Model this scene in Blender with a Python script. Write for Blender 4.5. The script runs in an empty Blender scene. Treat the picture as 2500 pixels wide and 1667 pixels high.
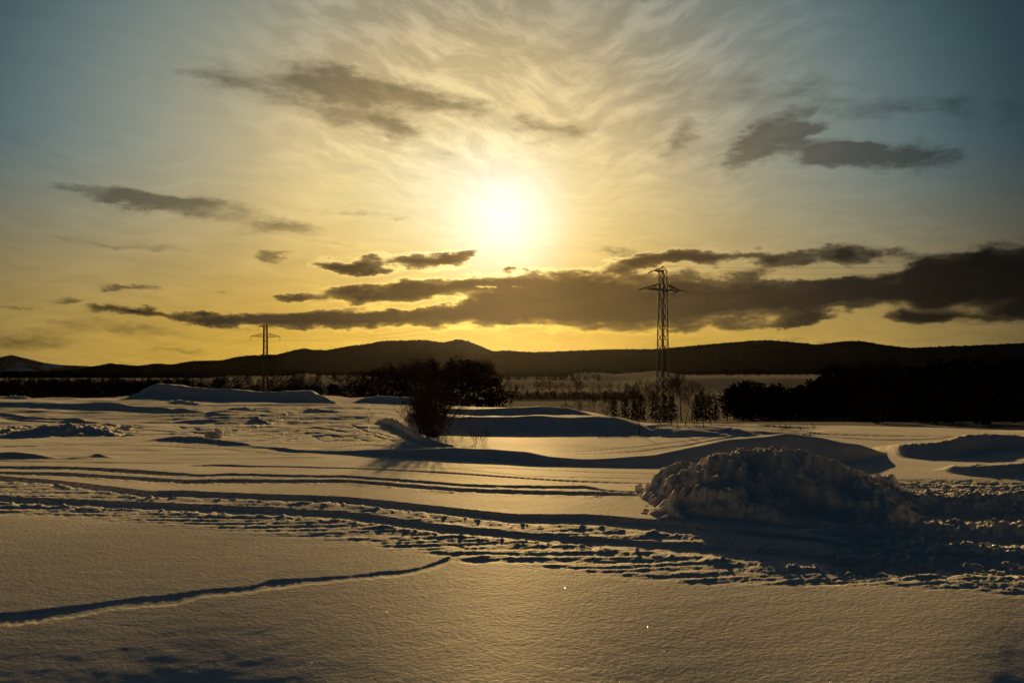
import bpy, bmesh, math, random
import numpy as np
from mathutils import Vector, Matrix, Euler

random.seed(7)
rng = np.random.default_rng(7)
scene = bpy.context.scene
COL = scene.collection

# ------------------------------------------------------------------ camera, sky, sun, exposure
F = 2430.0            # focal length in photograph pixels (photo is 2500 wide)
CX, HZ = 1250.0, 905.0  # column straight ahead, row of the level horizon
EYE = 2.4             # eye height above the near snow
SUN_EL = math.atan((HZ - 560) / F)
COT = 1.0 / math.tan(SUN_EL)

cam_d = bpy.data.cameras.new("camera")
cam_d.sensor_width = 36.0
cam_d.lens = 36.0 * F / 2500.0
cam_d.shift_y = (HZ - 833.5) / 2500.0
cam_d.clip_start = 0.1
cam_d.clip_end = 60000
cam = bpy.data.objects.new("camera", cam_d)
cam.location = (0, 0, EYE)
cam.rotation_euler = (math.radians(90), 0, 0)
COL.objects.link(cam)
scene.camera = cam

scene.view_settings.view_transform = 'Standard'
scene.view_settings.look = 'None'
scene.view_settings.exposure = 0.7
scene.view_settings.gamma = 1.0
scene.render.engine = 'CYCLES'
scene.cycles.max_bounces = 6
scene.cycles.volume_bounces = 0
scene.cycles.use_denoising = True
scene.cycles.use_adaptive_sampling = False

def lin(r, g, b):
    f = lambda c: (c / 255 / 12.92) if c / 255 <= 0.04045 else ((c / 255 + 0.055) / 1.055) ** 2.4
    return (f(r), f(g), f(b))

def pix_dir(px, py):
    u = (px - CX) / F
    v = (HZ - py) / F
    az = math.atan(u)
    return az, math.atan(v * math.cos(az))

world = bpy.data.worlds.new("World")
scene.world = world
world.use_nodes = True

class NT:
    """small helper for building node trees"""
    def __init__(self, tree):
        self.t = tree
    def n(self, kind, **kw):
        nd = self.t.nodes.new(kind)
        for k, v in kw.items():
            setattr(nd, k, v)
        return nd
    def link(self, a, b):
        self.t.links.new(a, b)
    def put(self, sock, v):
        if isinstance(v, bpy.types.NodeSocket):
            self.link(v, sock)
        elif v is not None:
            sock.default_value = v
    def math(self, op, a, b=None, c=None, clamp=False):
        nd = self.n('ShaderNodeMath', operation=op)
        nd.use_clamp = clamp
        self.put(nd.inputs[0], a)
        self.put(nd.inputs[1], b)
        self.put(nd.inputs[2], c)
        return nd.outputs[0]
    def vmath(self, op, a, b=None, scale=None):
        nd = self.n('ShaderNodeVectorMath', operation=op)
        self.put(nd.inputs[0], a)
        self.put(nd.inputs[1], b)
        if scale is not None:
            self.put(nd.inputs['Scale'], scale)
        return nd.outputs['Value'] if op in ('LENGTH', 'DOT_PRODUCT', 'DISTANCE') else nd.outputs[0]
    def smooth(self, x, lo, hi, a=0.0, b=1.0):
        nd = self.n('ShaderNodeMapRange', interpolation_type='SMOOTHSTEP')
        self.put(nd.inputs['Value'], x)
        nd.inputs['From Min'].default_value = lo
        nd.inputs['From Max'].default_value = hi
        nd.inputs['To Min'].default_value = a
        nd.inputs['To Max'].default_value = b
        return nd.outputs[0]
    def mix(self, f, a, b, blend='MIX'):
        nd = self.n('ShaderNodeMix', data_type='RGBA', blend_type=blend)
        nd.clamp_factor = True
        self.put(nd.inputs[0], f)
        for s, v in ((nd.inputs[6], a), (nd.inputs[7], b)):
            if isinstance(v, tuple) and len(v) == 3:
                v = v + (1,)
            self.put(s, v)
        return nd.outputs[2]
    def ramp(self, x, stops, interp='LINEAR'):
        nd = self.n('ShaderNodeValToRGB')
        nd.color_ramp.interpolation = interp
        e = nd.color_ramp.elements
        while len(e) < len(stops):
            e.new(0.5)
        for el, (p, c) in zip(e, stops):
            el.position = p
            el.color = tuple(c) + (1,)
        self.put(nd.inputs[0], x)
        return nd.outputs[0]
    def noise(self, vec, scale, detail=4, rough=0.55, color=False, dist=0.0):
        nd = self.n('ShaderNodeTexNoise')
        nd.inputs['Scale'].default_value = scale
        nd.inputs['Detail'].default_value = detail
        nd.inputs['Roughness'].default_value = rough
        nd.inputs['Distortion'].default_value = dist
        self.put(nd.inputs['Vector'], vec)
        return nd.outputs['Color' if color else 'Fac']

def build_world():
    T = NT(world.node_tree)
    world.node_tree.nodes.clear()
    tc = T.n('ShaderNodeTexCoord')
    sep = T.n('ShaderNodeSeparateXYZ')
    T.link(tc.outputs['Generated'], sep.inputs[0])
    x, y, z = sep.outputs
    az = T.math('ARCTAN2', x, y)
    el = T.math('ARCSINE', z)
    comb = T.n('ShaderNodeCombineXYZ')
    T.link(az, comb.inputs[0])
    T.link(el, comb.inputs[1])
    P = comb.outputs[0]
    sa, se = pix_dir(1240, 545)

    def dist_from(a0, e0, ka, ke):
        v = T.vmath('SUBTRACT', P, (a0, e0, 0))
        v = T.vmath('MULTIPLY', v, (ka, ke, 1))
        return T.vmath('LENGTH', v)

    # --- clear air, colour by angular distance from the low sun
    dg = math.pi / 180
    d_wide = dist_from(sa - 2.3 * dg, se + 0.5 * dg, 1.0, 1.24)
    dn = T.math('DIVIDE', d_wide, 60 * dg)
    sky = T.ramp(dn, [
        (0.000, lin(252, 242, 208)),
        (0.065, lin(244, 230, 182)),
        (0.110, lin(238, 217, 156)),
        (0.160, lin(225, 203, 146)),
        (0.215, lin(186, 172, 134)),
        (0.290, lin(145, 148, 131)),
        (0.360, lin(114, 128, 124)),
        (0.430, lin(76, 99, 104)),
        (0.500, lin(44, 66, 74)),
        (0.600, lin(24, 40, 48)),
        (0.800, lin(15, 28, 36)),
        (1.000, lin(13, 25, 34)),
    ], 'B_SPLINE')
    # --- yellow air near the horizon
    d_hor = T.math('ABSOLUTE', T.math('SUBTRACT', az, sa - 3.0 * dg))
    hor = T.ramp(T.math('DIVIDE', d_hor, 60 * dg), [
        (0.00, lin(240, 196, 84)),
        (0.10, lin(224, 178, 64)),
        (0.20, lin(194, 154, 56)),
        (0.32, lin(176, 144, 66)),
        (0.42, lin(152, 126, 68)),
        (0.52, lin(92, 80, 52)),
        (0.75, lin(34, 36, 34)),
        (1.00, lin(16, 20, 24)),
    ], 'B_SPLINE')
    w_h = T.smooth(el, 0.5 * dg, 13.0 * dg, 1.0, 0.0)
    sky = T.mix(w_h, sky, hor)

    # --- thin high cloud: fanned streaks over the middle of the sky
    def mapped(loc, rot, sc, kind='TEXTURE', vec=None):
        m = T.n('ShaderNodeMapping', vector_type=kind)
        m.inputs['Location'].default_value = loc
        m.inputs['Rotation'].default_value = rot
        m.inputs['Scale'].default_value = sc
        T.link(vec if vec is not None else P, m.inputs['Vector'])
        return m.outputs[0]
    warp = T.vmath('SUBTRACT', T.noise(P, 9.0, 3, 0.5, True), (0.5, 0.5, 0.5))
    Pw = T.vmath('ADD', P, T.vmath('SCALE', warp, scale=0.05))
    st1 = T.noise(mapped((0, 0, 0), (0, 0, -0.42), (1, 0.34, 1), 'TEXTURE', Pw), 17.0, 7, 0.62)
    st2 = T.noise(mapped((0, 0, 0), (0, 0, 0.35), (1, 0.3, 1), 'TEXTURE', Pw), 14.0, 7, 0.6)
    fan = T.smooth(az, -2 * dg, 8 * dg)
    stre = T.math('ADD', T.math('MULTIPLY', st1, T.math('SUBTRACT', 1.0, fan)), T.math('MULTIPLY', st2, fan))
    stre = T.smooth(stre, 0.40, 0.66)
    high = T.smooth(el, 7 * dg, 15 * dg)
    mid = T.smooth(T.math('ABSOLUTE', T.math('SUBTRACT', az, 1.5 * dg)), 7 * dg, 22 * dg, 1.0, 0.0)
    veil = T.math('MULTIPLY', T.math('MULTIPLY', high, mid), 0.85)
    light = T.vmath('MULTIPLY', sky, (1.17, 1.13, 1.20))
    dark = T.vmath('MULTIPLY', sky, (0.74, 0.72, 0.76))
    sky = T.mix(veil, sky, T.mix(stre, dark, light))
    # faint streaks everywhere low in the sky
    st3 = T.noise(mapped((0, 0, 0), (0, 0, -0.06), (1, 0.16, 1), 'TEXTURE', Pw), 16.0, 5, 0.6)
    amp = T.smooth(el, 2 * dg, 16 * dg, 1.0, 0.35)
    k = T.math('ADD', T.math('MULTIPLY', T.math('MULTIPLY', T.math('SUBTRACT', st3, 0.5), 0.55), amp), 1.0)
    sky = T.vmath('SCALE', sky, scale=k)

    # --- cloud banks
    def ellipses(lst, vec):
        acc = None
        for (px, py, rx, ry, tilt, w) in lst:
            a, e = pix_dir(px, py)
            c = math.cos(a)
            g = T.n('ShaderNodeTexGradient', gradient_type='SPHERICAL')
            T.link(mapped((a, e, 0), (0, 0, -math.radians(tilt)), (rx / F * c * c, ry / F * c, 1), 'TEXTURE', vec), g.inputs[0])
            v = T.math('MULTIPLY', g.outputs['Fac'], w)
            acc = v if acc is None else T.math('ADD', acc, v)
        return acc
    big = T.vmath('SUBTRACT', T.noise(mapped((0, 0, 0), (0, 0, 0), (1, 0.35, 1)), 11.0, 6, 0.62, True), (0.5, 0.5, 0.5))
    small = T.vmath('SUBTRACT', T.noise(mapped((3, 1, 0), (0, 0, 0), (1, 0.45, 1)), 40.0, 5, 0.65, True), (0.5, 0.5, 0.5))
    wv = T.vmath('ADD', T.vmath('MULTIPLY', big, (0.11, 0.026, 0)), T.vmath('MULTIPLY', small, (0.040, 0.016, 0)))
    Pc = T.vmath('ADD', P, wv)
    dense = ellipses([
        # long low bank, left to right
        (310, 762, 150, 17, 2, 1.6), (520, 778, 220, 20, 3, 1.8), (700, 786, 220, 30, 0, 1.6), (880, 778, 260, 34, -3, 1.6),
        (1100, 766, 300, 46, -3, 1.8), (1280, 735, 330, 85, 0, 1.9), (1500, 735, 330, 92, 0, 2.0),
        (1740, 735, 340, 92, 0, 2.0), (1980, 715, 330, 70, 0, 1.7), (2230, 705, 300, 60, -2, 1.8), (2470, 680, 330, 85, -2, 2.3),
        (2450, 762, 330, 34, -2, 1.8), (2230, 768, 150, 22, 0, 1.3), (1960, 782, 120, 26, -8, 1.5), (2760, 710, 400, 120, 0, 1.8),
        # upper left tongue
        (720, 722, 60, 17, 0, 1.3), (900, 716, 200, 28, -3, 1.7), (1110, 697, 230, 36, -6, 1.8), (1300, 690, 160, 40, 0, 1.5),
        # bank above the pylon
        (1600, 634, 160, 24, -6, 1.4), (1760, 622, 240, 30, 0, 1.6), (1960, 634, 240, 34, 3, 1.5), (2080, 622, 160, 26, 5, 1.3), (2060, 690, 120, 16, 0, 0.8),
        (2400, 640, 230, 42, 0, 2.0), (2230, 660, 120, 20, -8, 1.0),
        # small dark cloud left under the sun
        (850, 648, 100, 22, 4, 1.4), (1000, 637, 200, 28, -5, 1.8), (1120, 622, 100, 22, -6, 1.3),
    ], Pc)
    gaps = ellipses([(1960, 668, 150, 26, -3, 1.6), (2110, 764, 130, 17, -2, 1.2), (1190, 703, 26, 10, 0, 2.2), (1268, 699, 22, 9, 0, 2.2),
                     (1010, 743, 240, 11, -7, 1.0), (2380, 668, 200, 14, -1, 1.0)], Pc)
    grain = T.math('SUBTRACT', T.noise(mapped((7, 2, 0), (0, 0, 0), (1, 0.36, 1)), 22.0, 7, 0.58), 0.5)
    puff = T.math('SUBTRACT', T.noise(mapped((2, 9, 0), (0, 0, 0.03), (1, 0.28, 1)), 8.0, 4, 0.55), 0.5)
    dsum = T.math('SUBTRACT', dense, gaps)
    dsum = T.math('ADD', dsum, T.math('MULTIPLY', T.math('MULTIPLY', grain, 3.6), T.smooth(dense, 0.0, 0.35)))
    dsum = T.math('ADD', dsum, T.math('MULTIPLY', T.math('MULTIPLY', puff, 2.2), T.smooth(dense, 0.0, 0.6)))
    a_dense = T.smooth(dsum, -0.02, 1.10)
    thick = T.smooth(dsum, 0.35, 1.9)
    soft = ellipses([
        (340, 492, 260, 30, 7, 1.6), (520, 502, 150, 22, 6, 0.8), (660, 552, 180, 30, 5, 0.85), (870, 515, 220, 14, 1, 0.6),
        (650, 626, 60, 13, 2, 1.1), (310, 702, 80, 11, 1, 1.2), (160, 729, 80, 12, 0, 1.1), (70, 744, 90, 10, 0, 0.9), (520, 702, 40, 8, 0, 0.7),
        (600, 205, 260, 60, 12, 0.7), (830, 255, 230, 80, 25, 1.0), (900, 222, 200, 50, 8, 1.0), (1080, 255, 200, 44, 8, 0.9), (960, 300, 120, 40, 20, 0.5),
        (1340, 312, 120, 36, 10, 0.9), (1310, 352, 70, 20, 0, 0.6), (1110, 378, 60, 14, 0, 0.5),
        (1640, 340, 90, 60, -25, 0.75), (1870, 345, 150, 55, -28, 1.7), (1960, 315, 100, 24, -12, 1.2), (2020, 372, 130, 46, 10, 1.5), (2180, 388, 230, 38, 8, 1.5),
        (1900, 230, 420, 60, 8, 0.45), (2300, 270, 330, 60, 8, 0.45),
        (60, 830, 220, 34, 0, 0.9), (300, 800, 260, 30, 2, 0.6), (430, 855, 120, 14, 0, 0.8), (1030, 802, 60, 7, 0, 1.0), (1560, 799, 90, 12, 0, 1.0), (1690, 800, 80, 12, 0, 1.0),
        (820, 1600 - 1010, 120, 12, 0, 0.4), (300, 590, 300, 12, 5, 0.5), (1500, 612, 90, 12, 2, 0.9), (2050, 843, 60, 7, 0, 0.7), (1930, 833, 100, 7, 0, 0.6),
    ], Pc)
    a_soft = T.smooth(T.math('ADD', soft, T.math('MULTIPLY', T.math('MULTIPLY', grain, 1.6), T.smooth(soft, 0.0, 0.3))), 0.05, 1.05)
    d_c = T.math('DIVIDE', dist_from(sa, se, 1.0, 0.9), 40 * dg)
    ccol = T.ramp(d_c, [
        (0.00, lin(130, 88, 36)), (0.08, lin(88, 63, 27)), (0.14, lin(84, 62, 32)), (0.25, lin(78, 62, 40)),
        (0.38, lin(58, 48, 38)), (0.50, lin(32, 29, 27)), (0.62, lin(12, 12, 12)), (1.0, lin(8, 9, 11))], 'B_SPLINE')
    cvar = T.noise(mapped((1, 5, 0), (0, 0, 0), (1, 0.35, 1), 'TEXTURE', Pc), 22.0, 5, 0.6)
    ccol = T.vmath('SCALE', ccol, scale=T.smooth(cvar, 0.25, 0.8, 0.78, 1.28))
    # bright lining where the cloud edge is thin and near the sun
    edge = T.math('MULTIPLY', a_dense, T.math('SUBTRACT', 1.0, a_dense))
    near = T.smooth(d_c, 0.0, 0.55, 1.0, 0.0)
    sky = T.vmath('SCALE', sky, scale=T.math('ADD', 1.0, T.math('MULTIPLY', T.math('MULTIPLY', edge, near), 4.6)))
    soft_col = T.mix(0.22, ccol, sky)
    thin_col = T.mix(0.30, T.vmath('SCALE', ccol, scale=1.15), sky)
    dcol = T.mix(thick, thin_col, T.vmath('SCALE', ccol, scale=0.78))
    sky = T.mix(T.math('MULTIPLY', a_soft, 0.86), sky, soft_col)
    sky = T.mix(T.math('MULTIPLY', a_dense, 0.98), sky, dcol)

    # --- the glow round the sun, shining through the thin cloud
    dglow = dist_from(sa, se, 1.0, 0.95)
    g1 = T.smooth(dglow, 0.0, 8.0 * dg, 1.0, 0.0)
    g1 = T.math('POWER', g1, 3.0)
    g2 = T.math('POWER', T.smooth(dglow, 0.0, 11 * dg, 1.0, 0.0), 2.2)
    hold = T.math('SUBTRACT', 1.0, T.math('MULTIPLY', a_dense, 0.97))
    glow = T.vmath('ADD', T.vmath('SCALE', (0.22, 0.27, 0.46), scale=T.math('MULTIPLY', g1, hold)),
                   T.vmath('SCALE', (0.12, 0.10, 0.05), scale=T.math('MULTIPLY', g2, hold)))
    sky = T.vmath('ADD', sky, glow)

    # --- physical sky underneath everything
    nish = T.n('ShaderNodeTexSky', sky_type='NISHITA')
    nish.sun_disc = False
    nish.sun_elevation = SUN_EL
    nish.sun_rotation = 0.0
    nish.altitude = 200
    nish.dust_density = 2.0
    total = T.vmath('ADD', T.vmath('SCALE', sky, scale=20.0), T.vmath('SCALE', nish.outputs[0], scale=T.math('MULTIPLY', hold, 0.012)))
    bg = T.n('ShaderNodeBackground')
    T.link(total, bg.inputs['Color'])
    bg.inputs['Strength'].default_value = 0.0308
    out = T.n('ShaderNodeOutputWorld')
    T.link(bg.outputs[0], out.inputs['Surface'])
build_world()

sun_d = bpy.data.lights.new("sun", 'SUN')
sun_d.energy = 4.2
sun_d.color = (1.0, 0.62, 0.21)
sun_d.angle = math.radians(0.55)
sun = bpy.data.objects.new("sun", sun_d)
sun.rotation_euler = (-(math.pi / 2 - SUN_EL), 0, math.atan((1250 - 1240) / F))
COL.objects.link(sun)

# ------------------------------------------------------------------ helpers
def tag(o, label=None, cat=None, group=None, kind=None):
    if label: o['label'] = label
    if cat: o['category'] = cat
    if group: o['group'] = group
    if kind: o['kind'] = kind
    return o

def empty(name, loc, rz=0.0, scale=1.0):
    o = bpy.data.objects.new(name, None)
    o.empty_display_size = 0.3
    o.location = loc
    o.rotation_euler = (0, 0, rz)
    o.scale = (scale,) * 3 if not isinstance(scale, tuple) else scale
    COL.objects.link(o)
    return o

def mesh_from(name, V, Fc, mat, smooth=False):
    me = bpy.data.meshes.new(name)
    V = np.asarray(V, dtype=np.float32)
    if isinstance(Fc, np.ndarray):
        n, k = Fc.shape
        me.vertices.add(len(V))
        me.vertices.foreach_set('co', V.ravel())
        me.loops.add(n * k)
        me.loops.foreach_set('vertex_index', Fc.astype(np.int32).ravel())
        me.polygons.add(n)
        me.polygons.foreach_set('loop_start', np.arange(0, n * k, k, dtype=np.int32))
        me.update(calc_edges=True)
    else:
        me.from_pydata([tuple(v) for v in V], [], Fc)
    if smooth:
        me.polygons.foreach_set('use_smooth', np.ones(len(me.polygons), dtype=bool))
    me.materials.append(mat)
    me.validate()
    return me

def link_mesh(name, me, parent=None, loc=None):
    o = bpy.data.objects.new(name, me)
    COL.objects.link(o)
    if parent is not None:
        o.parent = parent
    if loc is not None:
        o.location = loc
    return o

# gradient noise on arrays
_perm = rng.permutation(256)
_perm = np.concatenate([_perm, _perm])
_ga = np.arange(256) / 256 * 2 * np.pi
_gx, _gy = np.cos(_ga), np.sin(_ga)
def pn(x, y, seed=0):
    x = np.asarray(x, dtype=np.float64) + seed * 17.37
    y = np.asarray(y, dtype=np.float64) + seed * 9.71
    xi, yi = np.floor(x).astype(np.int64), np.floor(y).astype(np.int64)
    xf, yf = x - xi, y - yi
    xi &= 255; yi &= 255
    u = xf * xf * xf * (xf * (xf * 6 - 15) + 10)
    v = yf * yf * yf * (yf * (yf * 6 - 15) + 10)
    def g(ix, iy, dx, dy):
        h = _perm[_perm[ix & 255] + (iy & 255)]
        return _gx[h] * dx + _gy[h] * dy
    a = g(xi, yi, xf, yf); b = g(xi + 1, yi, xf - 1, yf)
    c = g(xi, yi + 1, xf, yf - 1); d = g(xi + 1, yi + 1, xf - 1, yf - 1)
    return (a + u * (b - a)) * (1 - v) + (c + u * (d - c)) * v
def fbm(x, y, octaves=4, seed=0, gain=0.5):
    s, a = 0, 1.0
    for i in range(octaves):
        s = s + a * pn(x * 2 ** i, y * 2 ** i, seed + i * 3)
        a *= gain
    return s
def billow(x, y, octaves=3, seed=0, gain=0.5):
    s, a = 0, 1.0
    for i in range(octaves):
        s = s + a * (np.abs(pn(x * 2 ** i, y * 2 ** i, seed + i * 5)) * 2 - 0.5)
        a *= gain
    return s
def sst(x):
    x = np.clip(x, 0, 1)
    return x * x * (3 - 2 * x)

# ------------------------------------------------------------------ materials
def new_mat(name):
    m = bpy.data.materials.new(name)
    m.use_nodes = True
    m.node_tree.nodes.clear()
    return m, NT(m.node_tree)

def simple_mat(name, col, rough=0.8, spec=0.2, var=0.25, vscale=3.0, obj=True):
    m, T = new_mat(name)
    tc = T.n('ShaderNodeTexCoord')
    nz = T.noise(tc.outputs['Object' if obj else 'Generated'], vscale, 4, 0.6)
    c = T.vmath('SCALE', col, scale=T.smooth(nz, 0.25, 0.75, 1 - var, 1 + var))
    b = T.n('ShaderNodeBsdfPrincipled')
    T.link(c, b.inputs['Base Color'])
    b.inputs['Roughness'].default_value = rough
    b.inputs['Specular IOR Level'].default_value = spec
    o = T.n('ShaderNodeOutputMaterial')
    T.link(b.outputs[0], o.inputs['Surface'])
    return m

def snow_mat(name, fine=True, rough=0.55, spec=0.030, col=(0.82, 0.81, 0.81), sss=0.0):
    m, T = new_mat(name)
    geo = T.n('ShaderNodeNewGeometry')
    pos = geo.outputs['Position']
    b = T.n('ShaderNodeBsdfPrincipled')
    n0 = T.noise(pos, 0.35, 4, 0.6)
    T.link(T.vmath('SCALE', col, scale=T.smooth(n0, 0.25, 0.75, 0.95, 1.04)), b.inputs['Base Color'])
    b.inputs['Roughness'].default_value = rough
    b.inputs['Specular IOR Level'].default_value = 0.0
    if sss:
        b.inputs['Subsurface Weight'].default_value = sss
        b.inputs['Subsurface Radius'].default_value = (1.0, 0.85, 0.7)
        b.inputs['Subsurface Scale'].default_value = 0.05
    if fine:
        # grains that thin out with distance so that far snow stays smooth
        a = T.noise(pos, 16.0, 3, 0.6)
        g = T.noise(pos, 60.0, 4, 0.7)
        h = T.math('ADD', T.math('MULTIPLY', a, 0.0100), T.math('MULTIPLY', g, 0.0040))
        # scattered flat crystal faces that glint
        bp = T.n('ShaderNodeBump')
        bp.inputs['Strength'].default_value = 1.0
        bp.inputs['Distance'].default_value = 1.0
        T.link(h, bp.inputs['Height'])
        T.link(bp.outputs[0], b.inputs['Normal'])
    o = T.n('ShaderNodeOutputMaterial')
    gl = T.n('ShaderNodeBsdfGlossy')
    gl.inputs['Roughness'].default_value = rough
    gl.inputs['Color'].default_value = (1, 1, 1, 1)
    if fine:
        T.link(bp.outputs[0], gl.inputs['Normal'])
    mx = T.n('ShaderNodeMixShader')
    mx.inputs[0].default_value = spec
    T.link(b.outputs[0], mx.inputs[1]); T.link(gl.outputs[0], mx.inputs[2])
    T.link(mx.outputs[0], o.inputs['Surface'])
    return m

M_snow = snow_mat("snow")
M_pile = snow_mat("heaped_snow", True, 0.65, 0.02, sss=0.10)
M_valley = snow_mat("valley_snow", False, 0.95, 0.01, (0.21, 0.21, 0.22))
M_steel = simple_mat("weathered_steel", (0.050, 0.042, 0.036), 0.6, 0.3, 0.3, 2.0)
M_wire = simple_mat("wire_metal", (0.05, 0.045, 0.04), 0.6, 0.3, 0.1)
M_ins = simple_mat("insulator_glaze", (0.09, 0.035, 0.02), 0.35, 0.5, 0.2)
M_bark = simple_mat("bark", (0.050, 0.040, 0.030), 0.9, 0.1, 0.35, 4.0)
M_twig = simple_mat("twig_bark", (0.060, 0.042, 0.028), 0.9, 0.1, 0.35, 6.0)
M_needle = simple_mat("needles", (0.024, 0.019, 0.011), 0.95, 0.0, 0.4, 1.5)
M_straw = simple_mat("dry_stalk", (0.20, 0.14, 0.06), 0.9, 0.1, 0.3, 8.0)
M_red = simple_mat("red_paint", (0.45, 0.05, 0.03), 0.5, 0.4, 0.1)
M_white = simple_mat("white_paint", (0.78, 0.76, 0.70), 0.5, 0.4, 0.1)

def hill_mat(name, c1, c2, snowy=0.0, snow_scale=0.004):
    m, T = new_mat(name)
    geo = T.n('ShaderNodeNewGeometry')
    pos = geo.outputs['Position']
    n1 = T.noise(pos, 0.02, 6, 0.65)
    c = T.mix(T.smooth(n1, 0.3, 0.7), c1, c2)
    if snowy > 0:
        n2 = T.noise(pos, snow_scale, 6, 0.7)
        c = T.mix(T.smooth(n2, 0.66 - snowy, 0.74 - snowy), c, (0.6, 0.63, 0.7))
    b = T.n('ShaderNodeBsdfPrincipled')
    T.link(c, b.inputs['Base Color'])
    b.inputs['Roughness'].default_value = 0.95
    b.inputs['Specular IOR Level'].default_value = 0.05
    o = T.n('ShaderNodeOutputMaterial')
    T.link(b.outputs[0], o.inputs['Surface'])
    return m
M_hill = hill_mat("wooded_hill", (0.016, 0.013, 0.010), (0.034, 0.028, 0.022))
M_mount = hill_mat("snowy_mountain", (0.05, 0.05, 0.055), (0.10, 0.10, 0.11), 0.18, 0.0016)

# ------------------------------------------------------------------ the snow field: heights
_PX = np.arange(-1200, 3701, 4.0)
def curve(pts, px, sm=7):
    """height of a line drawn through points (column, value), rounded off a little"""
    xs = [p[0] for p in pts]; ys = [p[1] for p in pts]
    v = np.interp(_PX, xs, ys)
    k = np.ones(sm) / sm
    vp = np.pad(v, sm, mode='edge')
    vp = np.convolve(np.convolve(vp, k, 'same'), k, 'same')[sm:-sm]
    return np.interp(px, _PX, vp)
def fade(px, a, b, w):
    return sst((px - a + w) / w) * sst((b + w - px) / w)

# nearer than the brow (TY) the snow rounds over and falls towards the camera
def brow(px):
    return 21.0 - 6.4 * sst((px - 1150) / 1300)
def roundness(px):
    return 0.0042 + 0.0020 * sst((1330 - px) / 1050) + 0.0085 * sst((px - 1150) / 1300)
def near_fall(px, Y):
    return -roundness(px) * np.maximum(brow(px) - Y, 0) ** 2
def plane_Y(py, px):
    q = np.maximum((py - HZ) / F, 1e-4)
    c = roundness(px); TY = brow(px)
    b = 2 * TY * c + q
    Yc = (b - np.sqrt(np.maximum(b * b - 4 * c * (TY * TY * c + EYE), 0))) / (2 * c)
    return np.where(q > EYE / TY, Yc, EYE / q)
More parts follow.
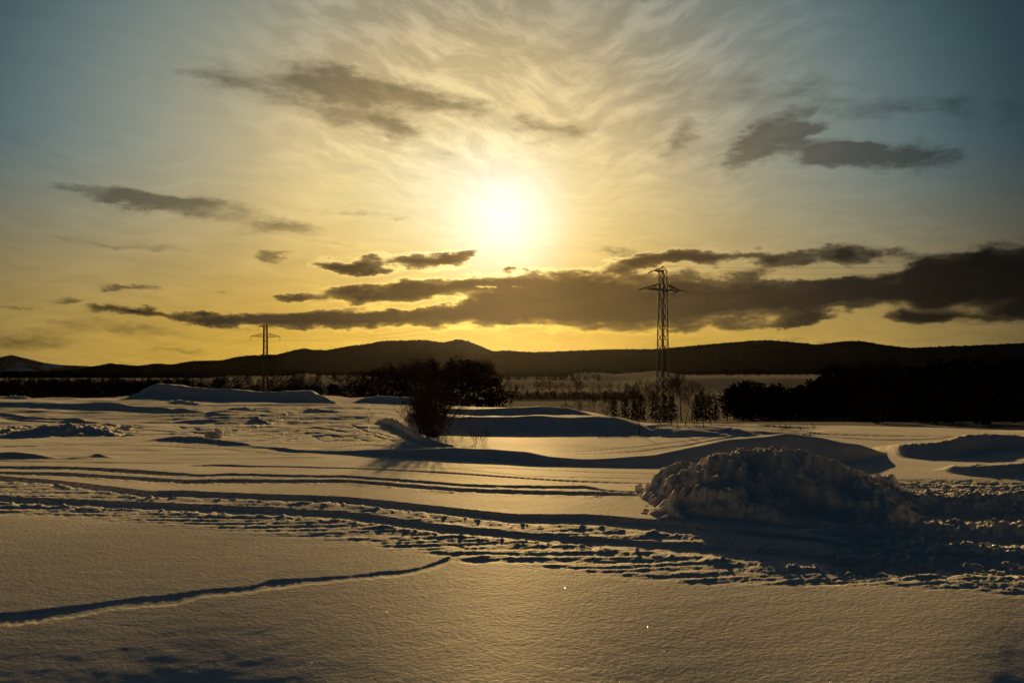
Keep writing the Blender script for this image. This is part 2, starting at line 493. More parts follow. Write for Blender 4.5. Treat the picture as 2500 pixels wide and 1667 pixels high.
# ridges: (column, row of crest, row where its shadow ends on flat snow); profile widths as multiples of height
RIDGES = [
    # long berm at the far left
    dict(p=[(300, 975, 976), (330, 960, 976), (360, 945, 977), (390, 937, 978), (440, 940, 979), (500, 948, 980), (600, 953, 982), (680, 957, 983), (760, 955, 985), (790, 966, 986), (815, 978, 986)], kf=3.0, kb=9),
    # low heaps on the far left edge
    dict(p=[(-60, 962, 972), (20, 960, 972), (60, 966, 974), (80, 972, 974)], kf=3, kb=7),
    dict(p=[(110, 968, 970), (150, 959, 970), (180, 968, 971)], kf=3, kb=7),
    # mound left of the bush, far
    dict(p=[(850, 985, 986), (890, 970, 987), (940, 966, 988), (1000, 970, 990), (1060, 980, 993), (1090, 990, 994)], kf=3, kb=9),
    # far swell in the middle with lit top
    dict(p=[(1020, 990, 1000), (1080, 995, 1010), (1160, 1000, 1016), (1240, 996, 1018), (1320, 992, 1018), (1390, 995, 1014), (1430, 1008, 1016), (1450, 1014, 1015)], kf=3.5, kb=10),
    # nearer broad swell
    dict(p=[(1000, 1008, 1058), (1080, 1014, 1064), (1200, 1018, 1067), (1260, 1016, 1067), (1320, 1012, 1067), (1400, 1017, 1066), (1460, 1015, 1066), (1520, 1022, 1065), (1560, 1034, 1064), (1590, 1050, 1062)], kf=3.5, kb=14),
    # snowmobile bank by the bush
    dict(p=[(930, 1018, 1040), (950, 1014, 1050), (975, 1022, 1062), (1000, 1045, 1075), (1030, 1062, 1088), (1060, 1072, 1092), (1100, 1084, 1094)], kf=1.2, kb=3, rough=0.22),
    # long shaded bank across the middle, running on into the right swell
    dict(p=[(560, 1090, 1091), (640, 1088, 1094), (720, 1096, 1106), (820, 1100, 1108), (900, 1097, 1114), (1000, 1098, 1125), (1100, 1093, 1131), (1200, 1096, 1136), (1280, 1103, 1139),
            (1340, 1115, 1141), (1420, 1120, 1143), (1500, 1116, 1145), (1600, 1107, 1148), (1680, 1092, 1156), (1760, 1077, 1165), (1850, 1066, 1170), (1930, 1063, 1168), (2000, 1070, 1160), (2060, 1083, 1150), (2110, 1090, 1138), (2150, 1105, 1112)], kf=3.0, kb=8),
    # left mound with the block on it
    dict(p=[(340, 1078, 1079), (385, 1070, 1078), (430, 1063, 1080), (480, 1065, 1083), (540, 1074, 1088), (600, 1080, 1092), (660, 1092, 1094)], kf=2.5, kb=4, rough=0.2),
    # shade bands on the left
    dict(p=[(-200, 978, 996), (0, 980, 998), (120, 982, 1000), (250, 986, 1003), (380, 993, 1009), (460, 1001, 1013), (520, 1012, 1015)], kf=6, kb=10),
    dict(p=[(-200, 1012, 1019), (0, 1013, 1020), (100, 1016, 1022), (200, 1022, 1030), (280, 1036, 1038)], kf=4, kb=8),
    dict(p=[(380, 983, 986), (440, 976, 990), (480, 984, 990)], kf=3, kb=5, rough=0.4),
    dict(p=[(540, 1002, 1004), (585, 987, 1008), (620, 998, 1010), (700, 1003, 1008), (740, 1008, 1009)], kf=2.0, kb=4, rough=0.5),
    dict(p=[(560, 1020, 1021), (590, 1010, 1025), (640, 1020, 1034), (660, 1033, 1034)], kf=2.5, kb=4, rough=0.5),
    dict(p=[(735, 1000, 1002), (770, 991, 1012), (800, 998, 1010), (840, 1004, 1006)], kf=2.5, kb=4, rough=0.4),
    # left rough heaps
    dict(p=[(-200, 1064, 1066), (0, 1060, 1068), (60, 1050, 1070), (110, 1040, 1069), (180, 1034, 1067), (230, 1042, 1066), (280, 1062, 1066), (420, 1058, 1062), (470, 1060, 1061)], kf=4.0, kb=5),
    dict(p=[(-200, 1110, 1120), (0, 1106, 1121), (30, 1103, 1121), (80, 1108, 1120), (130, 1116, 1119)], kf=2.5, kb=4),
    dict(p=[(140, 1118, 1119), (180, 1115, 1120), (215, 1113, 1118), (240, 1104, 1117), (265, 1114, 1117)], kf=2.5, kb=4),
    # right mound and the bank at the right edge
    dict(p=[(2120, 1092, 1100), (2200, 1080, 1130), (2290, 1073, 1136), (2330, 1064, 1136), (2360, 1054, 1130), (2410, 1053, 1120), (2500, 1060, 1108), (2650, 1066, 1100)], kf=3, kb=8, rough=0.12),
    dict(p=[(2290, 1150, 1152), (2320, 1136, 1165), (2380, 1134, 1170), (2500, 1130, 1172), (2700, 1128, 1174)], kf=3, kb=7, rough=0.2),
    # mound with young trees right of the middle
    dict(p=[(1470, 1046, 1048), (1520, 1040, 1056), (1600, 1036, 1060), (1700, 1040, 1066), (1800, 1046, 1066), (1900, 1054, 1062), (1940, 1058, 1060)], kf=9.0, kb=10),
    # thin lips of sledge tracks on the right swell
    dict(p=[(1960, 1058, 1060), (2060, 1066, 1071), (2150, 1071, 1075), (2260, 1070, 1073), (2330, 1068, 1070)], kf=4, kb=8),
    # plough windrows, added so their shadows darken the churned ground
    dict(p=[(1990, 1215, 1230), (2060, 1196, 1250), (2160, 1190, 1264), (2300, 1188, 1270), (2500, 1186, 1276), (2700, 1186, 1280)], kf=2.5, kb=4, rough=0.45),
    dict(p=[(1980, 1290, 1300), (2080, 1268, 1318), (2200, 1262, 1328), (2350, 1262, 1334), (2700, 1262, 1340)], kf=2.5, kb=4, rough=0.5),
    dict(p=[(2080, 1325, 1335), (2200, 1320, 1362), (2350, 1322, 1372), (2700, 1326, 1382)], kf=2.5, kb=4, rough=0.5),
    # low roll of snow in the near right corner
]
# trenches: (column, row of the lip, row where the dark stops)
TRENCHES = [
    dict(p=[(-300, 1130, 1142), (0, 1135, 1147), (170, 1137, 1150), (360, 1147, 1162), (440, 1153, 1165), (490, 1157, 1165), (560, 1153, 1163), (840, 1163, 1171), (1130, 1181, 1190), (1330, 1184, 1194), (1430, 1184, 1195), (1480, 1194, 1199), (1560, 1199, 1203)], floor=1.05, lump=0.35),
    dict(p=[(-300, 1144, 1157), (0, 1149, 1160), (170, 1153, 1168), (360, 1164, 1180), (450, 1170, 1184), (560, 1167, 1182), (840, 1173, 1184), (1100, 1191, 1202), (1300, 1196, 1208), (1480, 1200, 1212), (1570, 1203, 1213)], floor=1.1, lump=0.5),
    dict(p=[(-300, 1146, 1165), (0, 1161, 1180), (130, 1172, 1190), (300, 1192, 1210), (360, 1200, 1216), (440, 1197, 1215), (560, 1201, 1219), (840, 1212, 1230), (900, 1218, 1238), (1060, 1233, 1254), (1250, 1250, 1274), (1450, 1253, 1280), (1560, 1263, 1292), (1680, 1270, 1302), (1900, 1300, 1325), (2150, 1322, 1340), (2300, 1330, 1345)], floor=1.25, lump=1.0),
    dict(p=[(-300, 1198, 1216), (0, 1213, 1232), (200, 1220, 1240), (360, 1226, 1246), (600, 1234, 1256), (840, 1246, 1268), (1100, 1281, 1304), (1350, 1302, 1324), (1680, 1324, 1350), (2000, 1350, 1386), (2250, 1366, 1396), (2500, 1382, 1405), (2700, 1390, 1412)], floor=1.1, lump=1.0),
    # single ski line
    dict(p=[(470, 1133, 1136), (520, 1131, 1136), (560, 1131, 1138), (700, 1137, 1141), (840, 1142, 1146), (1100, 1155, 1159), (1400, 1172, 1176), (1600, 1179, 1182)], floor=1.0, lump=0.1),
    dict(p=[(560, 1062, 1065), (700, 1030, 1033), (800, 1033, 1037), (860, 1041, 1046), (940, 1062, 1068), (960, 1070, 1072)], floor=1.0, lump=0.1),
    dict(p=[(1330, 1112, 1113), (1450, 1106, 1108), (1560, 1100, 1103), (1680, 1087, 1091), (1760, 1072, 1076), (1850, 1060, 1063), (1900, 1059, 1061)], floor=1.0, lump=0.05),
    dict(p=[(700, 1100, 1101), (900, 1084, 1088), (1000, 1089, 1092), (1060, 1094, 1095)], floor=1.0, lump=0.1),
    dict(p=[(1900, 1050, 1051), (2000, 1059, 1063), (2150, 1064, 1067), (2300, 1066, 1069), (2420, 1068, 1070)], floor=1.0, lump=0.0),
    dict(p=[(1080, 1006, 1007), (1200, 1004, 1006), (1330, 1000, 1002), (1420, 1005, 1006)], floor=1.0, lump=0.0),
    # curved sledge tracks on the left
    dict(p=[(430, 1040, 1043), (500, 1050, 1054), (580, 1040, 1044), (660, 1022, 1026), (740, 1008, 1011), (820, 1000, 1002)], floor=1.0, lump=0.1),
    dict(p=[(300, 1046, 1048), (400, 1052, 1056), (500, 1058, 1063), (610, 1046, 1051), (700, 1024, 1027), (760, 1014, 1016)], floor=1.0, lump=0.1),
    dict(p=[(620, 1075, 1078), (700, 1056, 1060), (760, 1046, 1050), (830, 1050, 1055), (900, 1062, 1067), (960, 1074, 1077)], floor=1.0, lump=0.1),
    dict(p=[(680, 1082, 1085), (740, 1068, 1072), (800, 1062, 1066), (860, 1068, 1072), (920, 1078, 1081)], floor=1.0, lump=0.1),
    dict(p=[(740, 1055, 1056), (760, 1062, 1066), (790, 1076, 1080), (830, 1072, 1075), (850, 1066, 1068)], floor=1.0, lump=0.1),
    dict(p=[(-200, 1024, 1028), (0, 1026, 1031), (150, 1030, 1034), (260, 1042, 1046), (330, 1050, 1052)], floor=1.0, lump=0.1),
    dict(p=[(-200, 1088, 1090), (0, 1090, 1093), (200, 1086, 1089), (400, 1088, 1091), (560, 1096, 1099), (700, 1110, 1112)], floor=1.0, lump=0.1),
    dict(p=[(-200, 1120, 1122), (0, 1123, 1126), (200, 1126, 1129), (400, 1128, 1131), (500, 1126, 1128)], floor=1.0, lump=0.1),
    dict(p=[(1000, 1148, 1149), (1200, 1142, 1144), (1400, 1150, 1152), (1620, 1158, 1160)], floor=1.0, lump=0.1),
    dict(p=[(900, 1136, 1137), (1100, 1146, 1148), (1300, 1162, 1164), (1500, 1166, 1168), (1640, 1170, 1171)], floor=1.0, lump=0.1),
    dict(p=[(1330, 1106, 1107), (1450, 1098, 1100), (1560, 1090, 1093), (1700, 1074, 1077), (1800, 1058, 1061)], floor=1.0, lump=0.05),
    # trail of one small animal across the near snow
    dict(p=[(-300, 1545, 1562), (0, 1498, 1513), (60, 1494, 1511), (100, 1488, 1504), (190, 1478, 1489), (275, 1466, 1474), (285, 1465, 1471), (330, 1458, 1468), (400, 1452, 1465), (450, 1445, 1457), (490, 1438, 1444), (520, 1434, 1441),
            (600, 1430, 1435), (635, 1422, 1429), (660, 1412, 1427), (700, 1411, 1423), (760, 1408, 1415), (840, 1404, 1407), (900, 1399, 1404), (930, 1393, 1400), (980, 1392, 1397), (1030, 1383, 1387), (1060, 1372, 1384), (1095, 1358, 1368), (1125, 1343, 1349), (1128, 1343, 1345)], floor=1.05, lump=0.0, trail=True, sm=3),
    dict(p=[(1118, 1330, 1332), (1128, 1331, 1342), (1135, 1334, 1340), (1138, 1336, 1337)], floor=1.0, lump=0.0, trail=True, sm=2),
    dict(p=[(1128, 1364, 1365), (1150, 1360, 1370), (1175, 1358, 1370), (1200, 1357, 1364), (1235, 1356, 1358)], floor=1.0, lump=0.0, trail=True, sm=3),
]
EDGE = [(-600, 84), (0, 86), (250, 87), (330, 94), (820, 96), (870, 86), (1000, 82), (1080, 68), (1430, 60), (1500, 50), (1560, 46), (1660, 44.5), (2000, 43), (2300, 41.5), (2500, 38.5), (3500, 36)]

def valley_base(px, Y):
    ye = curve(EDGE, px, 15)
    z = -1.3 * sst((Y - ye) / 12) - 6.7 * sst((Y - ye) / (195 - ye)) - 5.0 * sst((Y - 185) / 130) - 2.5 * sst((Y - 300) / 400)
    return z

def far_rise(px, Y):
    """knolls and slopes of the far fields"""
    z = np.zeros_like(Y)
    w = fade(px, 1640, 2300, 160)
    t = Y - 1000
    prof = np.where(t < 0, 1 - sst(-t / 200), 1 - 0.25 * sst(t / 900))
    z += (11.5 + 1.5 * pn(px / 90, Y / 300, 5)) * w * prof
    w2 = fade(px, 1210, 1450, 60)
    t = Y - 1150
    z += 6.0 * w2 * np.where(t < 0, 1 - sst(-t / 140), 1 - 0.3 * sst(t / 500))
    w3 = fade(px, 1430, 1600, 70)
    t = Y - 1650
    z += 10.0 * w3 * np.where(t < 0, 1 - sst(-t / 260), 1)
    w4 = fade(px, 740, 900, 40)
    t = Y - 900
    z += 7.0 * w4 * np.where(t < 0, 1 - sst(-t / 120), 1)
    w5 = fade(px, 560, 740, 60)
    t = Y - 900
    z += 5.0 * w5 * np.where(t < 0, 1 - sst(-t / 160), 1)
    return z

def heights(S, Y, detail=True):
    px = CX + F * S
    X = S * Y
    z = valley_base(px, Y) + near_fall(px, Y)
    plat = 1 - sst((Y - 60) / 60)
    # gentle rolls
    roll = 0.050 * fbm(X / 7.0, Y / 9.0, 2, 1) * (0.5 + 0.5 * sst((Y - 10) / 8)) + 0.020 * fbm(X / 2.6, Y / 3.2, 2, 4) * (0.05 + 0.95 * sst((Y - 12) / 8))
    z = z + roll * np.where(Y < 80, 1, 0) + np.where(Y >= 80, roll * 0, 0)
    rid = np.zeros_like(Y)
    wob = 1 + 0.10 * fbm(X / 1.3, Y / 1.3, 2, 11)
    for r in RIDGES:
        p = r['p']; a, b = p[0][0], p[-1][0]
        yt = curve([(q[0], q[1]) for q in p], px, 5)
        yb = curve([(q[0], q[2]) for q in p], px, 5)
        m = fade(px, a, b, 25)
        Ds = plane_Y(yb, px)
        base = near_fall(px, Ds)
        Dc = (Ds + COT * (EYE - base)) / (1 + COT * (yt - HZ) / F)
        zc = np.maximum(EYE - base - (yt - HZ) * Dc / F, 0) * m
        t = Y - Dc
        wf = r['kf'] * zc + 0.12
        wb = r['kb'] * zc + 0.3
        prof = np.where(t < 0, 1 - sst(-t / wf), 1 - sst(t / wb))
        w_ = wob if 'rough' not in r else np.maximum(0.85 + r['rough'] * (0.7 * fbm(X / 0.7, Y / 0.45, 3, 13) + 0.5 * billow(X / 0.22, Y / 0.2, 3, 17)), 0.2)
        rid = np.maximum(rid, zc * prof * w_)
    z = z + rid
    # tracks
    tr = np.zeros_like(Y); trm = np.zeros_like(Y)
    for i, r in enumerate(TRENCHES):
        p = r['p']; a, b = p[0][0], p[-1][0]
        yt = curve([(q[0], q[1]) for q in p], px, r.get('sm', 5))
        yb = curve([(q[0], q[2]) for q in p], px, r.get('sm', 5))
        if r['lump'] > 0.2:
            yt = yt + 1.2 * pn(px / 14, px * 0 + i, 40 + i)
        if r.get('trail'): yt = yt + 1.6 * fbm(px / 16, px * 0, 3, 90)
        m = fade(px, a, b, 10 if r.get('trail') else 25)
        Dl = plane_Y(yt, px)
        kk = np.minimum(2 * roundness(px) * np.maximum(brow(px) - Dl, 0), 0.10)
        ct = 1 / (1 / COT - kk)
        ez = EYE - near_fall(px, Dl)
        k = (yb - HZ) / F
        d = np.maximum((k * Dl - ez) / (1 + ct * (k + kk)), 0) * m
        if r.get('trail'): d = (0.85 * d * (1 + 0.5 * pn(px / 22, px * 0, 77)) + 0.004) * m
        t = Dl - Y
        ww = np.maximum(0.7 * d, 0.05)
        fl = ct * d * r['floor'] + ww
        up = 1.5 * d + 0.10
        prof = sst(t / ww) * (1 - sst((t - fl) / up))
        tr = np.minimum(tr, -d * prof)
        if r['lump'] > 0.6: trm = np.maximum(trm, prof * m)
        # thrown-up crumbs on the near edge of a track
        if r['lump'] > 0.2:
            berm = np.exp(-((t - fl - up) / (0.9 * up + 0.12)) ** 2) * m * r['lump']
            z = z + berm * (0.040 * np.abs(np.sin(X / 0.19 + 2.2 * fbm(X / 0.9, Y / 0.6, 2, 60 + i))) ** 0.8 * (0.6 + 0.6 * pn(X / 0.8, Y / 0.8, 64 + i)) + 0.05 * np.maximum(billow(X / 0.16, Y / 0.2, 2, 62 + i), 0))
    z = z + tr
    if detail:
        yscr = HZ + EYE * F / np.maximum(Y, 1)
        top = curve([(q[0], q[1] + 14) for q in TRENCHES[2]['p']], px)
        bot = curve([(-300, 1240), (0, 1252), (360, 1264), (840, 1294), (1100, 1328), (1400, 1352), (1680, 1376), (2100, 1402), (2500, 1432), (3000, 1450)], px)
        zone = sst((yscr - top) / 12) * sst((bot - yscr) / 14)
        z = z + zone * (1 - 0.8 * trm) * (0.022 * fbm(X / 2.6, Y / 0.20, 4, 21, 0.6) + 0.010 * billow(X / 0.24, Y / 0.20, 3, 25, 0.6))
        # churned, ploughed ground at the right
        zr = sst((px - 1960) / 160) * sst((yscr - 1165) / 25) * sst((1400 - yscr) / 40)
        z = z + zr * (-0.06 + 0.06 * fbm(X / 1.8, Y / 0.30, 4, 31) + 0.055 * billow(X / 0.30, Y / 0.22, 4, 33, 0.6))
        # turned snow in the left middle distance
        zl = fade(px, 450, 930, 90) * sst((yscr - 985) / 14) * sst((1092 - yscr) / 24)
        z = z + zl * (0.075 * fbm(X / 2.4 + Y / 7, Y / 1.7 - X / 6, 5, 36, 0.62))
        zl2 = fade(px, -300, 300, 60) * sst((yscr - 1034) / 6) * sst((1070 - yscr) / 10)
        z = z + zl2 * 0.16 * billow(X / 1.1, Y / 1.6, 4, 38, 0.6)
        zl3 = fade(px, -300, 900, 90) * sst((yscr - 1066) / 10) * sst((1135 - yscr) / 20)
        z = z + zl3 * 0.035 * np.maximum(fbm(X / 2.6, Y / 1.2, 3, 41), -0.1)
        zl4 = fade(px, -400, 520, 90) * sst((yscr - 962) / 6) * sst((1035 - yscr) / 10)
        z = z + zl4 * 0.10 * fbm(X / 7.0, Y / 2.6, 4, 44)
        zm = fade(px, 1520, 1960, 60) * sst((yscr - 1030) / 6) * sst((1072 - yscr) / 8)
        z = z + zm * 0.16 * fbm(X / 3.0 + Y / 4, Y / 5.0, 4, 47, 0.6)
        zd = sst((Y - 34) / 14) * (1 - sst((Y - 88) / 10))
        z = z + zd * (0.12 + 0.09 * (px < 900)) * fbm(X / 10.0 + 0.3 * pn(X / 9, Y / 9, 3), Y / 4.2, 4, 49) * (0.35 + 0.65 * fade(px, -900, 900, 250))
        # wind crust
        near = 1 - sst((Y - 12) / 30)
        z = z + near * (0.0018 * fbm(X / 0.45, Y / 0.30, 3, 51))
    return z + far_rise(px, Y) * (Y > 300)

def ground(px, Y):
    S = np.array([(px - CX) / F]); Yy = np.array([float(Y)])
    return float(heights(S, Yy)[0])
def at(px, Y, dz=0.0):
    return Vector(((px - CX) / F * Y, Y, ground(px, Y) + dz))
def zpix(py, Y):
    return EYE - (py - HZ) * Y / F

def grid_faces(nr, nc):
    i = np.arange(nr - 1)[:, None] * nc + np.arange(nc - 1)[None, :]
    return np.stack([i, i + 1, i + nc + 1, i + nc], -1).reshape(-1, 4)

def fan_sheet(name, Ys, Ss, mat, dz=0.0):
    S, Y = np.meshgrid(Ss, Ys)
    Z = heights(S, Y) + dz
    V = np.stack([S * Y, Y, Z], -1).reshape(-1, 3)
    me = mesh_from(name, V, grid_faces(len(Ys), len(Ss)), mat, True)
    return tag(link_mesh(name, me), kind='structure')

def geo_rows(y0, y1, k):
    n = int(math.log(y1 / y0) / k)
    return y0 * np.exp(np.linspace(0, math.log(y1 / y0), n + 1))

Ss = np.concatenate([np.linspace(-1.0, -0.56, 60)[:-1], np.linspace(-0.56, 0.56, 1130), np.linspace(0.56, 1.0, 60)[1:]])
Ys = np.concatenate([geo_rows(5.0, 7.6, 0.02)[:-1], geo_rows(7.6, 26.0, 0.0034)[:-1], geo_rows(26.0, 62.0, 0.0052)[:-1], geo_rows(62, 125, 0.0075)])
fan_sheet("snow_field", Ys, Ss, M_snow)
Sv = np.linspace(-1.0, 1.0, 700)
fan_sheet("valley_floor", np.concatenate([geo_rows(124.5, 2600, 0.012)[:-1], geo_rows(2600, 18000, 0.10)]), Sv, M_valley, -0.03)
# snow behind and beside the camera
def flat_sheet(name, x0, x1, y0, y1, z, mat):
    me = mesh_from(name, [(x0, y0, z), (x1, y0, z), (x1, y1, z), (x0, y1, z)], [(0, 1, 2, 3)], mat)
    return tag(link_mesh(name, me), kind='structure')
flat_sheet("snow_field_behind", -4000, 4000, -6000, 5.02, -1.6, M_snow)
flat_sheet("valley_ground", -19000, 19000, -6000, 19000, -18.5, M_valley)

# ------------------------------------------------------------------ hills
def hill(name, crest, Yc, y_base, y_back, z_base, mat, rough, rows=70, cols=1700, s_lim=0.8, tree=4.0, seed=3):
    Sx = np.linspace(-s_lim, s_lim, cols)
    px = CX + F * Sx
    yc = curve(crest, px, 3)
    zc = (HZ - yc) * Yc / F + EYE
    front = np.linspace(0, 1, rows)
    back = np.linspace(0, 1, 8)[1:]
    tt = np.concatenate([front, 1 - back])
    S = np.repeat(Sx[None, :], len(tt), 0)
    tt2 = np.repeat(tt[:, None], cols, 1)
    depth = (np.maximum(zc - z_base, 12) / math.tan(math.radians(17)))[None, :]
    Y = np.concatenate([Yc - depth * (1 - front[:, None]), Yc + (y_back - Yc) * back[:, None] + 0 * depth])
    X = S * Y
    h = z_base - 3 + (zc[None, :] - z_base + 3) * (0.6 * tt2 + 0.4 * sst(tt2))
    relief = fbm(X / (rough * 4), Y / (rough * 5), 4, seed) * 0.22 * (zc[None, :] - z_base) * np.sin(np.pi * np.clip(tt2, 0, 1)) 
    canopy = tree * (0.6 * np.abs(pn(X / 14, Y / 14, seed + 1)) + 0.6 * np.abs(pn(X / 31, Y / 31, seed + 2)) + 1.1 * rng.random(X.shape) ** 2) * np.clip(tt2 * 8, 0, 1) * 0.6
    # the crest row must stay the skyline
    sight = EYE + (zc[None, :] - EYE) * Y / Yc
    Z = h + relief
    Z = np.where(Y < Yc, np.minimum(Z, sight - 2), Z) + canopy
    V = np.stack([X, Y, Z], -1).reshape(-1, 3)
    me = mesh_from(name, V, grid_faces(len(tt), cols), mat, False)
    return tag(link_mesh(name, me), kind='structure')

CREST = [(-900, 915), (-300, 912), (0, 908), (130, 906), (200, 901), (240, 893), (265, 888), (300, 891), (340, 894), (380, 888), (420, 891), (470, 882), (540, 881), (570, 874), (600, 869), (680, 866), (720, 855), (742, 851), (762, 855), (800, 856),
         (850, 846), (900, 840), (940, 833), (1000, 832), (1040, 831), (1080, 838), (1100, 833), (1120, 829), (1140, 833), (1160, 841), (1182, 849), (1205, 859), (1230, 856), (1300, 861), (1400, 857), (1500, 854), (1600, 853), (1680, 846), (1760, 839),
         (1830, 833), (1870, 831), (1900, 833), (1950, 838), (2000, 842), (2050, 835), (2080, 833), (2110, 834), (2150, 842), (2220, 850), (2300, 847), (2400, 843), (2500, 838), (2800, 826), (3300, 815)]
hill("wooded_hills", CREST, 4600, 2500, 6500, -16, M_hill, 240, tree=7.0)
# lower foothill that closes the valley
FOOT = [(-900, 902), (0, 908), (300, 909), (600, 906), (900, 905), (1200, 908), (1500, 905), (1650, 902), (1900, 900), (2100, 893), (2500, 885), (3300, 880)]
hill("wooded_foothill", FOOT, 2550, 2050, 2900, -16, M_hill, 120, rows=30, cols=1500, tree=5.0, seed=8)
hill("snowy_mountains", [(-900, 880), (-200, 884), (-60, 878), (0, 872), (28, 866), (60, 874), (110, 886), (150, 891), (200, 893), (260, 896), (330, 903), (500, 908), (3300, 915)], 14500, 11500, 17500, -16, M_mount, 700, rows=50, cols=900, tree=4.0, seed=12)

# ------------------------------------------------------------------ trees
class MB:
    """collects tubes and slivers into one mesh"""
    def __init__(self):
        self.v = []; self.f = []
    def tube(self, a, b, ra, rb, n=4):
        a = Vector(a); b = Vector(b)
        d = (b - a)
        if d.length < 1e-6: return
        d.normalize()
        u = d.orthogonal().normalized(); w = d.cross(u)
        i = len(self.v)
        for p, r in ((a, ra), (b, rb)):
            for k in range(n):
                t = 2 * math.pi * k / n
                self.v.append(p + (u * math.cos(t) + w * math.sin(t)) * r)
        for k in range(n):
            k2 = (k + 1) % n
            self.f.append((i + k, i + k2, i + n + k2, i + n + k))
        self.f.append(tuple(i + n + k for k in range(n)))
        self.f.append(tuple(i + k for k in reversed(range(n))))
    def path(self, pts, rads, n=4):
        for (a, b, ra, rb) in zip(pts[:-1], pts[1:], rads[:-1], rads[1:]):
            self.tube(a, b, ra, rb, n)
    def sliver(self, a, d, w):
        a = Vector(a); d = Vector(d)
        s = d.cross(Vector((random.gauss(0, 1), random.gauss(0, 1), random.gauss(0, 1))))
        if s.length < 1e-6: return
        s = s.normalized() * w
        i = len(self.v)
        self.v += [a - s, a + s, a + d]
        self.f.append((i, i + 1, i + 2))
    def leaf(self, c, r):
        i = len(self.v)
        n = Vector((random.gauss(0, 1), random.gauss(0, 1), random.gauss(0, 0.6)))
        if n.length < 1e-5: n = Vector((0, 0, 1))
        n.normalize()
        u = n.orthogonal().normalized(); w = n.cross(u)
        t0 = random.random() * 6.28
        for k in range(3):
            t = t0 + k * 2.1 + random.uniform(-.3, .3)
            self.v.append(c + (u * math.cos(t) + w * math.sin(t)) * r * random.uniform(0.7, 1.3))
        self.f.append((i, i + 1, i + 2))
    def mesh(self, name, mat):
        return mesh_from(name, [tuple(v) for v in self.v], self.f, mat)

def rv(s=1.0):
    return Vector((random.gauss(0, s), random.gauss(0, s), random.gauss(0, s)))

def grow(mb, p, d, length, r, depth, spread=0.55, segs=3, up=0.12, tips=None, kids=3, sides=4):
    pts = [p.copy()]; rads = [r]
    for i in range(segs):
        d = (d + rv(0.13) + Vector((0, 0, up * 0.5))).normalized()
        p = p + d * (length / segs)
        pts.append(p.copy()); rads.append(r * (1 - 0.55 * (i + 1) / segs))
    mb.path(pts, rads, sides)
    if depth == 0:
        if tips is not None: tips.append((pts, d, length))
        return
    for i in range(kids + (1 if random.random() < 0.4 else 0)):
        t = random.uniform(0.35, 1.0)
        k = min(int(t * segs), segs - 1)
        q = pts[k].lerp(pts[k + 1], t * segs - k)
        nd = (d + rv(spread)).normalized()
        grow(mb, q, nd, length * random.uniform(0.55, 0.8), r * 0.5, depth - 1, spread, segs, up, tips, kids, max(3, sides - 1))
    grow(mb, pts[-1], d, length * 0.7, rads[-1], depth - 1, spread, segs, up, tips, kids, max(3, sides - 1))

def bare_tree(h, seed, twig=0.018, dens=9):
    random.seed(seed)
    tr = MB(); cr = MB(); tips = []
    # trunk with a slight bend
    pts = [Vector((0, 0, -0.4))]; n = 6
    d = Vector((0, 0, 1))
    for i in range(n):
        d = (d + rv(0.05)).normalized()
        pts.append(pts[-1] + d * (h * 0.8 + 0.4) / n)
    rads = [h * 0.014 * (1 - 0.75 * i / n) for i in range(n + 1)]
    tr.path(pts, rads, 6)
    for i in range(16):
        t = random.uniform(0.28, 0.98)
        k = min(int(t * n), n - 1)
        q = pts[k].lerp(pts[k + 1], t * n - k)
        a = random.random() * 6.28
        dd = Vector((math.cos(a), math.sin(a), random.uniform(0.5, 1.3))).normalized()
        grow(cr, q, dd, h * 0.30 * (1.15 - 0.65 * t), rads[k] * 0.5, 2, 0.42, 3, 0.2, tips, 2, 4)
    for (ps, dd, L) in tips:
        for _ in range(dens):
            k = random.randrange(len(ps))
            cr.sliver(ps[k], (dd + rv(0.5)).normalized() * random.uniform(0.05, 0.11) * h, twig)
    return tr.mesh("trunk", M_bark), cr.mesh("crown", M_twig)

def conifer(h, seed, wide=0.28, dens=1.0, round_=0.0):
    random.seed(seed)
    tr = MB(); cr = MB()
    lean = Vector((random.uniform(-.03, .03), random.uniform(-.03, .03), 1))
    tr.path([Vector((0, 0, -0.5)), lean * h * 0.5, lean * h * 0.98], [h * 0.016, h * 0.010, h * 0.002], 6)
    nb = int(46 * dens)
    for i in range(nb):
        t = 0.10 + 0.88 * (i + random.random()) / nb
        if round_ > 0:
            env = math.sin(math.pi * min(1, max(0.04, (t - 0.08) / 0.92)) ** 0.75) * wide * h * 1.1 + 0.02 * h
        else:
            env = (1 - t) ** 0.8 * wide * h + 0.02 * h
        a = i * 2.399 + random.uniform(-.5, .5)
        L = env * random.uniform(0.6, 1.2)
        b0 = lean * (t * h)
        tip = b0 + Vector((math.cos(a), math.sin(a), random.uniform(-0.25, 0.25) + round_ * 0.35)) * L
        cr.tube(b0, tip, h * 0.004, h * 0.001, 3)
        for k in range(int(9 * (0.5 + L / (wide * h)))):
            u = random.uniform(0.2, 1.05)
            c = b0.lerp(tip, u) + rv(0.022 * h)
            cr.leaf(c, h * random.uniform(0.020, 0.042))
    return tr.mesh("trunk", M_bark), cr.mesh("crown", M_needle)

BARE = [bare_tree(10, 100 + i) for i in range(4)]
PINE = [conifer(10, 200 + i, 0.30, 1.2, 1.0) for i in range(4)]
PINE_T = [conifer(10, 230 + i, 0.34, 0.8, 0.45) for i in range(5)]
FIR = [conifer(10, 300 + i, 0.24, 1.0, 0.0) for i in range(3)]
FIR_S = [conifer(10, 330 + i, 0.30, 0.45, 0.0) for i in range(3)]
PINE_S = [conifer(10, 360 + i, 0.34, 0.6, 1.0) for i in range(3)]

